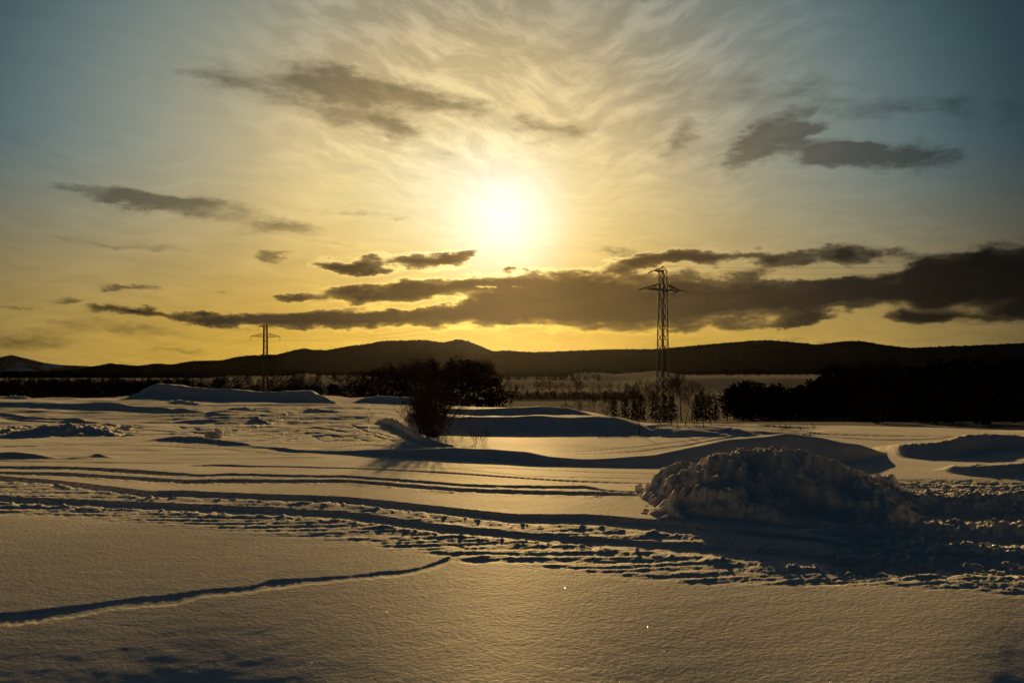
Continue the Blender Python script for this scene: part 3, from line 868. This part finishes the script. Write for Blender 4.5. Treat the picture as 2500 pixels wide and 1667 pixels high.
def plant_tree(name, kindset, i, px, Y, h, label, group, zb=None, wide=1.0):
    tm, cm = kindset[i % len(kindset)]
    z = ground(px, Y) if zb is None else zb
    o = empty(name, ((px - CX) / F * Y, Y, z), random.random() * 6.28, (h / 10 * wide, h / 10 * wide, h / 10))
    tag(o, label, "tree", group)
    link_mesh("trunk", tm, o)
    link_mesh("crown", cm, o)
    return o

def top_to_h(px, Y, py):
    return zpix(py, Y) - ground(px, Y)

random.seed(21)
# dark stand in the middle, behind the bush
STAND = [(868, 268, 925), (890, 280, 912), (912, 262, 902), (934, 250, 896), (958, 270, 888), (975, 246, 900), (998, 262, 894), (1016, 285, 888), (1040, 255, 902), (1060, 270, 905), (1082, 250, 900), (1104, 265, 884), (1126, 252, 878), (1146, 268, 880), (1166, 250, 884), (1184, 262, 893), (1200, 250, 905), (1212, 256, 925)]
for i, (px, Y, py) in enumerate(STAND):
    right = px > 1070
    tall = "tallest dark pine, right half of the stand behind the bush" if px == 1126 else None
    plant_tree("pine_tree", PINE_T, i, px, Y, top_to_h(px, Y, py), tall or ("dark pine in the right half of the stand below the sun" if right else "dark pine in the left half of the stand below the twin hilltop"), "dark pines behind the bush", wide=1.0 + 0.25 * random.random())
for i, (px, Y, py) in enumerate([(905, 240, 905), (944, 235, 893), (985, 238, 890), (1012, 232, 885), (1050, 240, 888), (1074, 236, 880), (1098, 240, 890), (1140, 244, 872), (1192, 240, 890)]):
    side = "right half" if px > 1070 else "left half"
    plant_tree("bare_tree", BARE, i, px, Y, top_to_h(px, Y, py), "tallest bare tree, its twigs just above the dark pines behind the bush" if px == 1140 else "bare tree before the %s of the dark pine stand" % side, "bare trees before the pine stand", wide=1.3)
# bare trees about the right pylon
BT = [(1380, 215, 985), (1410, 240, 978), (1450, 230, 965), (1478, 205, 975), (1496, 225, 955), (1520, 235, 950), (1545, 250, 940), (1572, 215, 930), (1592, 240, 940), (1640, 205, 925), (1664, 220, 912), (1690, 210, 935), (1722, 230, 950), (1745, 215, 960), (1555, 200, 985)]
for i, (px, Y, py) in enumerate(BT):
    lab = "bare tree left of the tall lattice pylon, thin twigs against the snow" if px < 1600 else "bare tree right of the tall lattice pylon, thin twigs against the snow"
    if px == 1664: lab = "tallest bare tree just right of the tall lattice pylon"
    plant_tree("bare_tree", BARE, i, px, Y, top_to_h(px, Y, py), lab, "bare trees round the right pylon")
# conifers low round the pylon foot
for i, (px, Y, py) in enumerate([(1548, 265, 975), (1566, 275, 965), (1600, 270, 960), (1622, 262, 962), (1700, 260, 962), (1716, 268, 958), (1732, 258, 965), (1748, 250, 985), (1640, 275, 965), (1500, 300, 975), (1526, 310, 970)]):
    plant_tree("fir_tree", FIR, i, px, Y, top_to_h(px, Y, py), "low dark fir in the thicket at the foot of the right pylon", "firs at the foot of the right pylon", wide=1.3)
# front row of the right-hand wood
FR = [(1776, 300, 948), (1792, 310, 936), (1812, 300, 931), (1836, 305, 930), (1860, 300, 934), (1884, 310, 938), (1905, 300, 942), (1930, 305, 945), (1952, 300, 940), (1978, 310, 944), (2004, 300, 936), (2030, 305, 938), (2060, 300, 932), (2090, 310, 934), (2120, 300, 930), (2150, 300, 928)]
for i, (px, Y, py) in enumerate(FR):
    lab = "round dark tree standing at the left corner of the right-hand wood" if i == 2 else "dark tree in the front row of the right-hand wood"
    plant_tree("wood_tree", PINE, i, px, Y, top_to_h(px, Y, py), lab, "front row of the right-hand wood", wide=1.25)
# shelter belt across the valley
for i in range(96):
    px = 1212 + i * 3.75 + random.uniform(-1.5, 1.5)
    Y = 600 + random.uniform(-4, 4)
    plant_tree("belt_tree", FIR_S, i, px, Y, 4.6 * random.uniform(0.75, 1.25), "small fir in the straight shelter belt across the valley", "shelter belt firs", wide=2.5)
# groves in the far fields
GR = [(1232, 850, 946), (1246, 850, 940), (1262, 850, 937), (1276, 850, 940), (1288, 850, 947), (1312, 860, 930), (1326, 850, 928), (1342, 860, 929), (1358, 840, 938), (1372, 850, 932), (1388, 850, 940), (1408, 830, 926), (1418, 840, 930), (1446, 800, 944), (1462, 810, 940), (1490, 850, 934), (1510, 850, 936), (1530, 840, 934)]
for i, (px, Y, py) in enumerate(GR):
    if px < 1300: lab = "small round tree in the low grove left of the field gap"
    elif px < 1400: lab = "dark tree in the middle grove beyond the shelter belt"
    elif px < 1430: lab = "tall dark tree standing apart right of the middle grove"
    else: lab = "small dark tree in the scattered grove left of the right pylon"
    plant_tree("field_tree", PINE_S, i, px, Y, max(3, top_to_h(px, Y, py)), lab, "trees in the far valley fields", wide=1.5)

def wood(name, spec, sets, label_kind='stuff'):
    """one joined mass of distant trees: (column, distance, height)"""
    Vs, Fs, off = [], [], 0
    cache = {}
    for (px, Y, h) in spec:
        me = sets[random.randrange(len(sets))][1]
        if me.name not in cache:
            co = np.empty(len(me.vertices) * 3, np.float32); me.vertices.foreach_get('co', co)
            me.calc_loop_triangles()
            ti = np.empty(len(me.loop_triangles) * 3, np.int32); me.loop_triangles.foreach_get('vertices', ti)
            cache[me.name] = (co.reshape(-1, 3), ti.reshape(-1, 3))
        co, ti = cache[me.name]
        a = random.random() * 6.28; c, s = math.cos(a), math.sin(a)
        w = h / 10 * random.uniform(1.1, 1.6)
        P = np.stack([(co[:, 0] * c - co[:, 1] * s) * w, (co[:, 0] * s + co[:, 1] * c) * w, co[:, 2] * h / 10], -1)
        P += np.array([(px - CX) / F * Y, Y, ground(px, Y) - 0.1 * h])
        Vs.append(P); Fs.append(ti + off); off += len(co)
    me = mesh_from(name, np.concatenate(Vs), np.concatenate(Fs), M_needle)
    return tag(link_mesh(name, me), kind='stuff')

random.seed(33)
spec = []
for i in range(330):
    px = random.uniform(1785, 2760); Y = random.uniform(315, 420)
    h = random.uniform(8, 11.5) + 8 * sst(np.array((px - 1960) / 420))
    spec.append((px, Y, float(h)))
spec += [(random.uniform(1990, 2760), random.uniform(430, 950), random.uniform(13, 20)) for i in range(280)]
spec += [(random.uniform(2080, 2760), random.uniform(190, 300), random.uniform(7, 10)) for i in range(90)]
spec = [(a, b, c * (0.78 + 0.45 * random.random())) for a, b, c in spec]
wood("right_hand_wood", spec, PINE_T)
spec = [(random.uniform(-260, 480), random.uniform(420, 900), random.uniform(9, 14)) for i in range(320)]
spec += [(random.uniform(480, 900), random.uniform(520, 1000), random.uniform(6, 10)) for i in range(230)]
wood("left_hand_wood", spec, PINE_S)
spec = []
for i in range(180):
    px = random.uniform(560, 1640)
    spec.append((px, random.uniform(1750, 2040), random.uniform(7, 12)))
for i in range(120):
    px = random.uniform(1640, 2700)
    spec.append((px, random.uniform(1500, 2040), random.uniform(7, 12)))
for i in range(220):
    px = random.uniform(-260, 560)
    spec.append((px, random.uniform(1000, 2040), random.uniform(9, 14)))
spec += [(random.uniform(1190, 1470), random.uniform(1180, 1700), random.uniform(7, 11)) for i in range(110)]
wood("valley_edge_wood", spec, FIR_S)

# ------------------------------------------------------------------ bushes, stalks
def bush_mesh(h, w, stems, seed, dens, twig, name="twigs"):
    random.seed(seed)
    mb = MB(); tips = []
    for i in range(stems):
        a = random.random() * 6.28
        o = Vector((math.cos(a), math.sin(a), 0)) * random.uniform(0, 0.14) * w
        d = Vector((math.cos(a) * random.uniform(0.05, 0.55) * w / h, math.sin(a) * random.uniform(0.05, 0.55) * w / h, 1)).normalized()
        grow(mb, o + Vector((0, 0, -0.15)), d, h * random.uniform(0.38, 0.55), 0.016 * h / 2.2, 2, 0.30, 3, 0.10, tips, 2, 4)
    for (ps, dd, L) in tips:
        for _ in range(dens):
            k = random.randrange(len(ps))
            mb.sliver(ps[k], (dd + rv(0.40)).normalized() * random.uniform(0.06, 0.16) * h, twig)
    for i in range(stems * 4):
        a = random.random() * 6.28; q = random.random() ** 0.6
        zz = random.uniform(-0.05, 0.45) * h
        mb.sliver((math.cos(a) * q * w * (0.24 + 0.2 * zz / h), math.sin(a) * q * w * 0.3, zz), Vector((math.cos(a) * 0.4, math.sin(a) * 0.4, 1)) * random.uniform(0.10, 0.24) * h, twig * 1.2)
    return mb.mesh(name, M_twig)

bx = at(1062, 36.3)
o = link_mesh("bush", bush_mesh(2.0, 2.2, 64, 51, 8, 0.0055, "bush"), None, bx)
tag(o, "large dense leafless bush standing below the sun", "bush")
o = link_mesh("bush", bush_mesh(1.5, 1.4, 34, 52, 7, 0.0055, "bush"), None, at(1030, 38))
tag(o, "smaller leafless bush leaning out of the left side of the large bush", "bush")
o = link_mesh("shrub", bush_mesh(0.75, 0.9, 9, 53, 3, 0.003, "shrub"), None, at(1172, 33))
tag(o, "small twiggy shrub on the lit snow right of the large bush", "shrub")

def stalks(name, px, Y, n, spread, h, label, cat, seed, mat=M_twig, lean=0.25, rad=0.006, group=None):
    random.seed(seed)
    mb = MB()
    base = at(px, Y)
    for i in range(n):
        p = Vector((random.uniform(-spread, spread), random.uniform(-spread, spread) * 0.5, -0.06))
        d = Vector((random.gauss(0, lean), random.gauss(0, lean), 1)).normalized()
        L = h * random.uniform(0.5, 1.1)
        mid = p + d * L * 0.5
        end = mid + (d + rv(0.12)).normalized() * L * 0.5
        mb.path([p, mid, end], [rad, rad * 0.8, rad * 0.35], 4)
        for _ in range(3):
            q = mid.lerp(end, random.random())
            mb.tube(q, q + (d + rv(0.5)).normalized() * L * 0.25, rad * 0.5, rad * 0.2, 3)
    o = link_mesh(name, mb.mesh(name, mat), None, base)
    return tag(o, label, cat, group)

stalks("dry_grass", 1125, 35, 40, 0.75, 0.28, "tuft of dry grass at the right foot of the large bush", "dry grass", 61, M_straw)
stalks("dry_grass", 1520, 36, 46, 0.9, 0.22, "low dark grass on the bank left of the young trees", "dry grass", 62, M_twig)
stalks("dry_grass", 1935, 42, 36, 1.2, 0.35, "weeds sticking out of the snow beside the marker stick", "weeds", 63, M_twig)
stalks("twig", 1230, 21.9, 1, 0.01, 0.20, "single bent twig on the snow below the sun", "twig", 64, M_twig, 0.5, 0.007)
stalks("twig", 1384, 21.6, 3, 0.03, 0.10, "small forked twig left of the leaning one", "twig", 65, M_twig, 0.5, 0.006)
stalks("twig", 1398, 21.5, 1, 0.01, 0.30, "twig leaning far over to the right on the snow", "twig", 66, M_twig, 0.6, 0.006)
SAP = [(1560, 37, 0.9), (1606, 38, 0.8), (1640, 39, 1.0), (1655, 38, 0.6), (1672, 38.5, 0.9), (1700, 38, 0.75), (1718, 38, 1.0), (1735, 39, 0.5)]
for i, (px, Y, h) in enumerate(SAP):
    stalks("sapling", px, Y, 2, 0.05, h * 1.1, "thin bare sapling on the small snow mound before the pylon", "sapling", 70 + i, M_twig, 0.1, 0.014, "saplings on the snow mound")

# marker stick, pale below and red above
mk = empty("marker_stick", at(1903, 38.5))
tag(mk, "short leaning marker stick with red tip and pale foot", "marker stick")
mb = MB(); mb.tube((0, 0, -0.1), (0.14, 0, 0.13), 0.025, 0.022, 8)
link_mesh("foot", mb.mesh("foot", M_white), mk)
mb = MB(); mb.tube((0.142, 0, 0.133), (0.25, 0, 0.32), 0.02, 0.016, 8)
link_mesh("tip", mb.mesh("tip", M_red), mk)

# ------------------------------------------------------------------ pylons and their wires
UNIT_BAR = None
def bar_mesh():
    global UNIT_BAR
    if UNIT_BAR is None:
        v = [(-.5, -.5, 0), (.5, -.5, 0), (.5, .5, 0), (-.5, .5, 0), (-.5, -.5, 1), (.5, -.5, 1), (.5, .5, 1), (-.5, .5, 1)]
        f = [(0, 3, 2, 1), (4, 5, 6, 7), (0, 1, 5, 4), (1, 2, 6, 5), (2, 3, 7, 6), (3, 0, 4, 7)]
        UNIT_BAR = mesh_from("bar", v, f, M_steel)
    return UNIT_BAR
def bar(name, a, b, w, parent):
    a = Vector(a); b = Vector(b)
    o = link_mesh(name, bar_mesh(), parent)
    d = b - a
    o.location = a
    o.rotation_mode = 'QUATERNION'
    o.rotation_quaternion = d.to_track_quat('Z', 'Y')
    o.scale = (w, w, d.length)
    return o
def insulator(a, b, parent, n=9, r=0.13):
    a = Vector(a); b = Vector(b)
    mb = MB()
    mb.tube(a, b, 0.035, 0.035, 6)
    for i in range(n):
        p = a.lerp(b, 0.14 + 0.75 * i / (n - 1)); q = a.lerp(b, 0.14 + 0.75 * i / (n - 1) + 0.045)
        mb.tube(p, q, r, r * 0.55, 8)
    return link_mesh("insulator", mb.mesh("insulator", M_ins), parent)

def pylon(base, rot, height, label, tension):
    t = empty("lattice_pylon", base, rot)
    tag(t, label, "pylon", "pylons of the power line")
    body = height - 0.8
    side = lambda z: 0.5 * (1.8 - 0.75 * z / body)
    corners = lambda z: [Vector((sx * side(z), sy * side(z), z)) for sx, sy in ((-1, -1), (1, -1), (1, 1), (-1, 1))]
    c0, c1 = corners(-0.6), corners(body)
    for k in range(4):
        bar("leg", c0[k], c1[k], 0.20, t)
    peak = Vector((0, 0, height))
    npan = 15
    zs = [body * i / npan for i in range(npan + 1)]
    for i in range(npan):
        a, b = corners(zs[i]), corners(zs[i + 1])
        for k in range(4):
            k2 = (k + 1) % 4
            bar("brace", a[k], b[k2], 0.085, t)
            bar("brace", a[k2], b[k], 0.085, t)
            bar("strut", b[k], b[k2], 0.085, t)
    for k in range(4):
        bar("peak_bar", c1[k], peak, 0.13, t)
    L = 5.0
    za, zt = height - 4.5, height - 3.2
    ends = {}
    def arm(sx, z_low, z_up, length, name):
        tip = Vector((sx * length, 0, z_low + 0.15))
        e = empty(name, (0, 0, 0)); e.parent = t
        for sy in (-1, 1):
            root = Vector((sx * side(z_low), sy * side(z_low), z_low))
            up = Vector((sx * side(z_up), sy * side(z_up), z_up))
            bar("chord", root, tip, 0.15, e)
            bar("tie", up, tip, 0.11, e)
            for f0, f1 in ((0.3, 0.3), (0.6, 0.6), (0.0, 0.3), (0.3, 0.6)):
                bar("lacing", root.lerp(tip, f0), up.lerp(tip, f1), 0.06, e)
        return tip
    ends['left'] = arm(-1, za, zt, L, "cross_arm")
    ends['right'] = arm(1, za, zt, L, "cross_arm")
    ends['upper'] = arm(-1, height - 1.1, height - 0.35, 2.4, "cross_arm")
    ends['peak'] = peak
    R = Matrix.Rotation(rot, 4, 'Z')
    pts = {}
    for nm in ('left', 'right', 'upper'):
        if tension:
            for tgt in tension:
                wt = Vector(tgt) - (Vector(base) + R @ ends[nm])
                d = (R.inverted() @ wt); d.z = 0; d.normalize(); d.z = -0.22
                e = ends[nm] + d.normalized() * 1.7
                insulator(ends[nm], e, t)
                pts.setdefault(nm, []).append(Vector(base) + R @ e)
            a, b = [R.inverted() @ (q - Vector(base)) for q in pts[nm]]
            mid = ends[nm] + Vector((0, 0, -1.6))
            mb = MB(); mb.path([a, a.lerp(mid, 0.6), mid, mid.lerp(b, 0.4), b], [0.022] * 5, 4)
            link_mesh("jumper_wire", mb.mesh("jumper_wire", M_wire), t)
        else:
            e = ends[nm] + Vector((0, 0, -1.45))
            insulator(ends[nm], e, t)
            pts[nm] = [Vector(base) + R @ e]
    pts['peak'] = [Vector(base) + R @ peak] * 2
    return t, pts

Yr, Yl = 187.0, 340.0
bR = at(1618, Yr); bL = at(648, Yl)
hR = zpix(650, Yr) - bR.z
hL = zpix(790, Yl) - bL.z
far_t = Vector((-360, 720, 12)); near_t = Vector((150, 92, 20))
tR, pR = pylon(bR, math.radians(40), hR, "tall rust-brown lattice pylon right of the sun, insulators pulled sideways", [bL + Vector((0, 0, 20)), near_t])
tL, pL = pylon(bL, math.radians(27), hL, "small distant lattice pylon before the left hills, insulators hanging down", None)

def wire(a, b, sag, label):
    mb = MB()
    n = 28
    pts = [a.lerp(b, i / n) - Vector((0, 0, sag * 4 * (i / n) * (1 - i / n))) for i in range(n + 1)]
    mid = a.lerp(b, 0.5)
    mb.path(pts, [0.018] * (n + 1), 4)
    return tag(link_mesh("power_wire", mb.mesh("power_wire", M_wire)), label, "wire", "wires of the power line")
RR = Matrix.Rotation(math.radians(40), 4, 'Z')
for nm, txt in (('left', 'lower left arm'), ('right', 'lower right arm'), ('upper', 'upper arm'), ('peak', 'peak')):
    a0, a1 = pR[nm][0], pR[nm][1]
    b0 = pL[nm][0]
    wire(a0, b0, 3.0, "thin wire from the " + txt + " of the right pylon to the left pylon")
    off = a1 - (bR + Vector((0, 0, hR)))
    wire(a1, near_t + off, 3.0, "thin wire from the " + txt + " of the right pylon out of the picture")
    wire(b0, far_t + (b0 - (bL + Vector((0, 0, hL)))), 5.0, "thin wire from the " + txt + " of the left pylon towards the hills")

# ------------------------------------------------------------------ the heap of cleared snow
def P3(px, py, Y):
    return np.array([(px - CX) / F * Y, Y, zpix(py, Y)])
CRESTS = [
    [P3(1556, 1199, 20.0), P3(1580, 1192, 19.9), P3(1604, 1180, 19.7), P3(1632, 1156, 19.4), P3(1655, 1141, 19.3), P3(1700, 1122, 19.2), P3(1760, 1110, 19.2), P3(1830, 1092, 19.3), P3(1885, 1079, 19.4), P3(1950, 1088, 19.2), P3(2020, 1112, 18.8), P3(2100, 1165, 18.2), P3(2170, 1205, 17.6)],
    [P3(1850, 1086, 19.3), P3(1900, 1135, 18.0), P3(1990, 1185, 17.2), P3(2090, 1215, 16.8), P3(2200, 1232, 16.6)],
    [P3(1690, 1126, 19.1), P3(1705, 1150, 18.0), P3(1728, 1168, 17.4), P3(1800, 1210, 16.7), P3(1880, 1246, 16.0), P3(1970, 1268, 15.6), P3(2100, 1290, 15.1), P3(2250, 1306, 14.8), P3(2380, 1322, 14.5)],
    [P3(1800, 1100, 19.2), P3(1820, 1160, 17.8), P3(1860, 1205, 17.0), P3(1900, 1235, 16.6)],
    [P3(1640, 1150, 19.3), P3(1640, 1185, 18.2), P3(1650, 1225, 17.2), P3(1672, 1255, 16.6)],
]
def pile():
    xs = np.arange(1.2, 9.2, 0.022); ys = np.arange(13.6, 21.6, 0.026)
    X, Y = np.meshgrid(xs, ys)
    wx = 0.24 * fbm(X / 0.9, Y / 0.9, 4, 71, 0.6); wy = 0.24 * fbm(X / 0.9, Y / 0.9, 4, 77, 0.6)
    Z = np.full(X.shape, -9.0)
    for ci, c in enumerate(CRESTS):
        for a, b in zip(c[:-1], c[1:]):
            ab = b[:2] - a[:2]; L2 = ab @ ab
            t = np.clip(((X + wx - a[0]) * ab[0] + (Y + wy - a[1]) * ab[1]) / L2, 0, 1)
            dx = X + wx - (a[0] + t * ab[0]); dy = Y + wy - (a[1] + t * ab[1])
            d = np.sqrt(dx * dx + dy * dy)
            zc = (a[2] + t * (b[2] - a[2])); zc = zc - 0.07 * (ci == 0) * np.exp(-(X - 2.5) / 0.5); zc = zc * (1 - 0.05 + 0.20 * fbm(X / 0.5, Y / 0.5, 3, 73 + ci))
            k = np.where(dy > 0, 0.40 + 0.40 * (1 - sst((X - 2.3) / 0.7)), 0.95)
            Z = np.maximum(Z, zc - k * np.maximum(d - 0.05, 0) - 0.06 * np.minimum(d, 0.2))
    G = heights(X / Y, Y)
    up = Z - G
    # lumps: rounded clods of several sizes, strongest on the upper slopes
    lump = 0.085 * billow((X - 0.6 * Y) / 0.36, (Y + 0.4 * X) / 1.1, 3, 81) + 0.045 * billow(X / 0.15, Y / 0.15, 3, 85, 0.6)
    vor = np.zeros_like(X)
    r2 = np.random.default_rng(5)
    for _ in range(900):
        px_ = r2.uniform(1570, 2250); Yy = r2.uniform(14.6, 20.2)
        cx = (px_ - CX) / F * Yy
        R = r2.choice([0.035, 0.05, 0.07, 0.09, 0.12], p=[.35, .3, .2, .1, .05])
        i0, i1 = np.searchsorted(xs, [cx - R, cx + R]); j0, j1 = np.searchsorted(ys, [Yy - R, Yy + R])
        if i1 - i0 < 2 or j1 - j0 < 2: continue
        sub = 1 - ((X[j0:j1, i0:i1] - cx) ** 2 + (Y[j0:j1, i0:i1] - Yy) ** 2) / R ** 2
        vor[j0:j1, i0:i1] = np.maximum(vor[j0:j1, i0:i1], R * 0.9 * np.sqrt(np.clip(sub, 0, 1)))
    m = np.clip(up / 0.35, 0, 1) * (1 - 0.45 * sst((X / Y * F + CX - 1800) / 160))
    Z = Z + m * lump + 0.05 * np.clip(up / 0.3, 0, 1) * fbm((X * 0.55 + Y * 0.83) / 0.30, (X * 0.83 - Y * 0.55) / 2.2, 3, 88) + np.clip(up / 0.1, 0, 1) * vor * 0.8 * (1 - 0.5 * sst((X / Y * F + CX - 1800) / 160))
    spread = np.clip((up + 0.42) / 0.3, 0, 1)
    Z = np.maximum(Z, np.where(vor > 0.02, G - 0.025 + vor * 0.8 * spread, -9))
    keep = Z > G - 0.06
    Z = np.maximum(Z, G - 0.08)
    V = np.stack([X, Y, Z], -1).reshape(-1, 3)
    Fc = grid_faces(len(ys), len(xs))
    kk = keep.reshape(-1)
    Fc = Fc[kk[Fc].any(1)]
    used = np.unique(Fc); remap = np.zeros(len(V), int); remap[used] = np.arange(len(used))
    me = mesh_from("snow_heap", V[used], remap[Fc], M_pile, True)
    o = link_mesh("snow_heap", me)
    return tag(o, "big lumpy heap of cleared snow in shadow at the right", "snow heap")
pile()

def clod_mesh(seed, name="snow_clod"):
    bm = bmesh.new()
    bmesh.ops.create_icosphere(bm, subdivisions=3, radius=1.0)
    r2 = np.random.default_rng(seed)
    o = r2.uniform(0, 50, 3)
    co = np.array([v.co[:] for v in bm.verts])
    n = 0.22 * pn(co[:, 0] * 1.3 + o[0], co[:, 1] * 1.3 + co[:, 2] * 0.9, seed) + 0.22 * pn(co[:, 2] * 1.7 + o[1], co[:, 0] * 1.7 - co[:, 1], seed + 1) + 0.10 * pn(co[:, 1] * 4 + o[2], co[:, 2] * 4 + co[:, 0] * 3, seed + 2)
    for v, k in zip(bm.verts, n):
        v.co *= 1 + 1.2 * k
    me = bpy.data.meshes.new(name)
    bm.to_mesh(me); bm.free()
    me.polygons.foreach_set('use_smooth', np.ones(len(me.polygons), dtype=bool))
    me.materials.append(M_snow)
    return me
CL = [clod_mesh(i) for i in range(5)]
def clod(px, row, r, label, i, dz=0.4, sc=(1, 1, 0.9), group="loose snow clods"):
    Y = float(plane_Y(np.array([float(row)]), np.array([float(px)]))[0])
    o = link_mesh("snow_clod", CL[i % 5], None, at(px, Y, r * dz))
    o.scale = (r * sc[0], r * sc[1], r * sc[2]); o.rotation_euler = (0, 0, i * 1.7)
    return tag(o, label, "snow clod", group)
clod(1562, 1196, 0.10, "rounded snow clod lying apart at the left foot of the heap", 0)
clod(1556, 1345, 0.032, "snow clod on the near edge of the wide track, well left of the others", 1, 0.4, (0.9, 0.9, 1.1))
clod(1990, 1386, 0.034, "round snow ball standing on the near rim of the wide track", 2, 0.6)
clod(1858, 1370, 0.026, "low snow clod left of the round snow ball", 3)
clod(1818, 1362, 0.026, "upright snow clod left of the low one on the track rim", 4, 0.5, (0.8, 0.8, 1.2))
# block on the left mound
o = link_mesh("snow_block", CL[3], None, at(532, 36.0, 0.12)); o.scale = (0.16, 0.18, 0.22)
tag(o, "blocky lump of snow standing up on the left mound", "snow block")
o = link_mesh("snow_block", CL[1], None, at(518, 35.9, 0.04)); o.scale = (0.30, 0.25, 0.16)
tag(o, "lower lump of snow leaning on the left of the blocky one", "snow block")

# ------------------------------------------------------------------ air
mh, T = new_mat("air_haze")
pv = T.n('ShaderNodeVolumePrincipled')
pv.inputs['Color'].default_value = (0.95, 0.93, 0.9, 1)
pv.inputs['Density'].default_value = 5.0e-7
pv.inputs['Anisotropy'].default_value = 0.91
ov = T.n('ShaderNodeOutputMaterial')
T.link(pv.outputs[0], ov.inputs['Volume'])
x0, x1, y0, y1, z0, z1 = -20000, 20000, -7000, 20000, -40, 420
hv = [(x0, y0, z0), (x1, y0, z0), (x1, y1, z0), (x0, y1, z0), (x0, y0, z1), (x1, y0, z1), (x1, y1, z1), (x0, y1, z1)]
hf = [(0, 3, 2, 1), (4, 5, 6, 7), (0, 1, 5, 4), (1, 2, 6, 5), (2, 3, 7, 6), (3, 0, 4, 7)]
tag(link_mesh("haze", mesh_from("haze", hv, hf, mh)), kind='stuff')

# ------------------------------------------------------------------ ice crystals on the near snow, facets turned to glint towards the camera
mg, T = new_mat("ice_crystal")
g = T.n('ShaderNodeBsdfGlossy')
g.inputs['Roughness'].default_value = 0.18
g.inputs['Color'].default_value = (0.9, 0.9, 0.9, 1)
o_ = T.n('ShaderNodeOutputMaterial')
T.link(g.outputs[0], o_.inputs['Surface'])
r3 = np.random.default_rng(91)
Sg = r3.uniform(-0.52, 0.52, 8000); Yg = 8.5 + 11 * r3.random(8000) ** 1.4
Zg = heights(Sg, Yg) + 0.006
vv, ff = [], []
sd = Vector((0, math.cos(SUN_EL), math.sin(SUN_EL)))
for s_, y_, z_ in zip(Sg, Yg, Zg):
    p = Vector((s_ * y_, y_, z_))
    h = (sd + (Vector((0, 0, EYE)) - p).normalized()).normalized()
    n = (h + Vector(r3.normal(0, 0.22, 3))).normalized()
    u = n.orthogonal().normalized() * 0.0009; w = n.cross(u).normalized() * 0.0009
    i = len(vv)
    vv += [p - u, p + w, p + u, p - w]
    ff.append((i, i + 1, i + 2, i + 3))
tag(link_mesh("ice_crystals", mesh_from("ice_crystals", [tuple(v) for v in vv], ff, mg)), kind='stuff')
